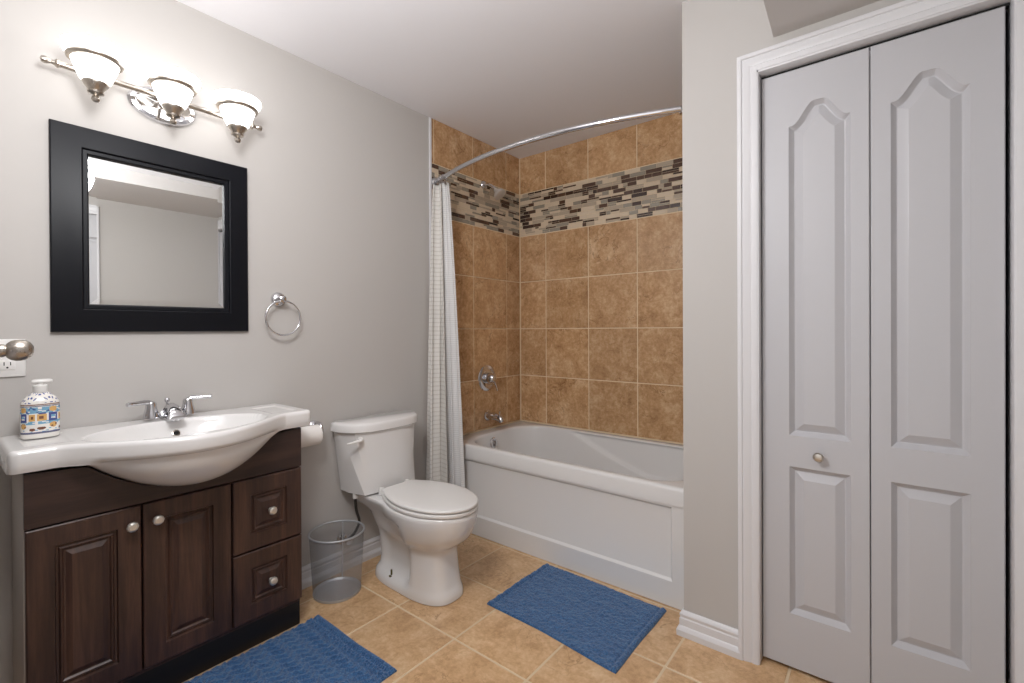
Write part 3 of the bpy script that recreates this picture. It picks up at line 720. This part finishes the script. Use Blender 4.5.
# ------------------------------------------------------------------ vanity light
vl = thing('vanity_light', 'brushed nickel three-light wall fixture with glowing glass shades above the mirror', 'wall light', (.0, .548, 1.99))
bm = bmesh.new(); lathe(bm, [(.062, 0), (.062, .006), (.058, .014), (.050, .017), (.046, .013), (0, .013)], (.0015, .548, 1.988), X, 56, sx=1.68, sy=1); obj('backplate', bm, CHROME, vl)
bm = bmesh.new(); tube(bm, [(.062, .262, 2.000), (.062, .832, 2.000)], .0095, 18); obj('bar', bm, NICKEL, vl)
bm = bmesh.new(); tube(bm, [(.013, .548, 1.995), (.056, .548, 1.999)], [.020, .012], 18); obj('stem', bm, NICKEL, vl)
for s, y in ((-1, .2625), (1, .8315)):
    bm = bmesh.new(); lathe(bm, [(.0095, -.004), (.0135, 0), (.0135, .004), (.008, .008), (.006, .016), (.009, .022), (.0115, .030), (.009, .038), (0, .041)], (.062, y, 2.0), Y*s, 20); obj('end_finial', bm, NICKEL, vl)
for y in (.341, .5475, .757):
    c = (.118, y, 1.893)
    bm = bmesh.new(); lathe(bm, [(.033, .058), (.041, .072), (.050, .094), (.0575, .116), (.0615, .128), (.068, .134), (.078, .146), (.0825, .160), (.0815, .166), (.0785, .166), (.075, .152), (.064, .139), (.057, .126), (.046, .094), (.034, .064), (0, .062)], c, Z, 48)
    sd = obj('shade', bm, GLOW, vl, 60)
    bm = bmesh.new(); lathe(bm, [(.0615, .122), (.066, .123), (.0705, .127), (.0715, .131), (.0695, .135), (.0655, .136), (.0655, .131), (.0615, .127)], c, Z, 48); obj('shade_ring', bm, NICKEL, sd)
    bm = bmesh.new(); lathe(bm, [(0, 0), (.008, .002), (.0115, .009), (.009, .017), (.006, .020), (.011, .023), (.0205, .027), (.022, .031), (.018, .034), (.021, .038), (.029, .050), (.034, .058), (.034, .061), (.028, .0605), (0, .060)], c, Z, 32); obj('shade_cup', bm, NICKEL, sd)
    bm = bmesh.new(); tube(bm, spline([(.062, y, 1.994), (.074, y, 1.968), (.092, y, 1.932), (.108, y, 1.922)], 5), .006, 12); obj('arm', bm, NICKEL, vl)

# ------------------------------------------------------------------ towel ring, paper holder, outlet
tr_ = thing('towel_ring', 'chrome towel ring on the wall right of the mirror', 'towel ring', (.0, .965, 1.305))
bm = bmesh.new(); lathe(bm, [(.031, 0), (.031, .004), (.027, .010), (.018, .013), (.012, .020), (.011, .034), (.014, .040), (.014, .050), (.008, .054), (0, .055)], (.0015, .960, 1.303), X, 32); obj('rosette', bm, CHROME, tr_)
bm = bmesh.new(); tube(bm, [(.042+.0*cos(a), .964+.074*sin(a), 1.221+.074*cos(a)) for a in [2*pi*i/64 for i in range(64)]], .0042, 12, closed=True); obj('ring', bm, CHROME, tr_)
ph = thing('toilet_paper_holder', 'chrome toilet paper holder on the wall beside the vanity', 'toilet paper holder', (.0, 1.045, .72))
for yy in (.972, 1.118):
    bm = bmesh.new(); lathe(bm, [(.027, 0), (.027, .004), (.022, .010), (.012, .014)], (.0015, yy, .722), X, 28); obj('rosette', bm, CHROME, ph)
    bm = bmesh.new(); tube(bm, spline([(.012, yy, .724), (.034, yy, .742), (.064, yy, .736), (.079, yy, .702)], 6), [.009]*15+[.0095, .010, .010, .007], 14); obj('arm', bm, CHROME, ph)
bm = bmesh.new(); tube(bm, [(.077, .978, .700), (.077, 1.112, .700)], .0075, 14); obj('roller', bm, CHROME, ph)
tp = thing('toilet_paper_roll', 'white toilet paper roll hanging between the vanity and the toilet', 'toilet paper', (.079, 1.045, .70))
bm = bmesh.new(); lathe(bm, [(.016, .001), (.042, .0), (.044, .002), (.044, .106), (.042, .108), (.016, .107)], (.077, .991, .700), Y, 48); obj('paper', bm, PAPER, tp)
bm = bmesh.new(); lathe(bm, [(.0155, .002), (.0155, .106), (.0140, .106), (.0140, .002)], (.077, .991, .700), Y, 32); obj('core', bm, PAPER, tp)
ol = thing('wall_outlet', 'white electrical outlet plate on the wall behind the nickel door knob', 'outlet', (.0, .133, 1.087))
bm = bmesh.new(); box(bm, .001, .0065, .073, .192, 1.030, 1.144, .0025, 2); obj('cover_plate', bm, PLAS, ol)
bm = bmesh.new(); box(bm, .005, .0085, .092, .104, 1.075, 1.099, .001); box(bm, .006, .015, .094, .102, 1.084, 1.095, .0015); obj('switch_toggle', bm, PLAS, ol)
for zc in (1.066, 1.107):
    bm = bmesh.new(); box(bm, .006, .0085, .1365, .1695, zc-.0145, zc+.0145, .001, 2); rc = obj('receptacle', bm, PLAS, ol)
    bm = bmesh.new(); box(bm, .0078, .0088, .1452, .1474, zc-.001, zc+.009); box(bm, .0078, .0088, .1586, .1608, zc-.001, zc+.009); lathe(bm, [(.0026, 0), (.0026, .001)], (.0078, .153, zc-.0075), X, 12); obj('slots', bm, DARK, rc)

# ------------------------------------------------------------------ waste basket
wb = thing('waste_basket', 'silver wire mesh waste basket between the vanity and the toilet', 'waste basket', (.155, 1.142, 0))
WC = (.155, 1.142, 0)
bm = bmesh.new(); n = 64; R0 = [[Vector((WC[0]+r*cos(2*pi*i/n), WC[1]+r*sin(2*pi*i/n), z)) for i in range(n)] for r, z in ((.1005, .006), (.1085, .135), (.1155, .268))]
loft(bm, R0, False, False); obj('mesh_body', bm, MESHW, wb, 60)
bm = bmesh.new(); tube(bm, [(WC[0]+.116*cos(a), WC[1]+.116*sin(a), .269) for a in [2*pi*i/72 for i in range(72)]], .0042, 12, closed=True); obj('rim', bm, STEEL, wb)
bm = bmesh.new(); lathe(bm, [(0, .004), (.092, .004), (.0985, .012), (.1015, .012), (.102, .006), (.1005, .001), (0, .001)], WC, Z, 64); obj('bottom_pan', bm, STEEL, wb)
bm = bmesh.new(); tube(bm, [(WC[0]-.100*.72, WC[1]+.100*.69, .012), (WC[0]-.1135*.72, WC[1]+.1135*.69, .264)], .003, 10)
obj('seam_strip', bm, STEEL, wb)

# ------------------------------------------------------------------ bath mats
def bathmat(label, c, L, W, rot, seed, style, loc_hem=.022, flare=0):
    NX_, NY_ = 400, 260; bm = bmesh.new(); r = random.Random(seed); g = []
    from mathutils import noise
    ca, sa = cos(rot), sin(rot); top = []
    for j in range(NY_+1):
        row = []
        for i in range(NX_+1):
            u = -L/2+L*i/NX_; v = -W/2+W*j/NY_
            eu, ev = L/2-abs(u), W/2-abs(v)
            h = .0075+.0028*noise.noise(Vector((u*6, v*6, seed)))+.0016*noise.noise(Vector((u*110, v*110, seed)))
            if style == 'plain':
                h += .003*noise.noise(Vector((u*14, v*30, 5+seed)))+.0022*noise.noise(Vector((u*55, v*70, 9+seed)))
                if eu < loc_hem: h += .006*sin(pi*eu/loc_hem)
                elif eu < loc_hem+.008: h -= .003
            else:
                s = (u+L/2); e = L/2-u    # distance from the far short hem
                if eu < .018: h += .004*sin(pi*eu/.018)
                for q in (.028, .060, .105, .165, .225, .285, .345, .405):
                    if abs(eu-q) < .0045: h -= .0045
                if .032 < eu < .056:
                    k_ = ((v/.026) % 1)-.5; d = sqrt((k_*.026)**2+(eu-.044)**2); h += .0045*(1 if .005 < d < .0105 else -.3)
                if .018 < eu < .028: h += .0032*(1 if (v/.011) % 1 < .5 else -1)
                elif eu > .06: h += .0032*sin(2*pi*(v/.032+.35*sin(2*pi*u/.06)))*(1 if (eu//.06) % 2 else .6)
            h *= min(1, (min(eu, ev)+.0015)/.006)**.5
            wob = .004*noise.noise(Vector((u*4, 1.5, seed))) if abs(v) > W*.3 else 0
            wv = .004*noise.noise(Vector((2.5, v*5, seed)))
            x, y = u+wv, v+wob*(1 if v > 0 else -1)
            y += flare*max(0, .5-v/W)*sstep(-.1, .5, u/L)
            row.append(bm.verts.new((c[0]+x*ca-y*sa, c[1]+x*sa+y*ca, max(.0012, h))))
        g.append(row)
    for a, b in zip(g, g[1:]):
        for i in range(NX_): bm.faces.new((a[i], a[i+1], b[i+1], b[i]))
    edge = g[0]+[r_[-1] for r_ in g[1:]]+g[-1][::-1][1:]+[r_[0] for r_ in g[::-1][1:-1]]
    low = [bm.verts.new((v.co.x, v.co.y, .0006)) for v in edge]; n = len(edge)
    for i in range(n): bm.faces.new((edge[i], low[i], low[(i+1) % n], edge[(i+1) % n]))
    bm.faces.new(low)
    o = obj('bath_mat', bm, BLUE, None, 80, org=(c[0], c[1], 0)); tag(o, label, 'bath mat', 'blue bath mats'); return o
bathmat('plain blue cotton bath mat on the floor in front of the bathtub', (1.058, 1.692), .61, .43, -.012, 2, 'plain', flare=-.028)
bathmat('patterned blue cotton bath mat on the floor in front of the vanity', (.516, .600), .79, .505, pi/2, 5, 'knit')
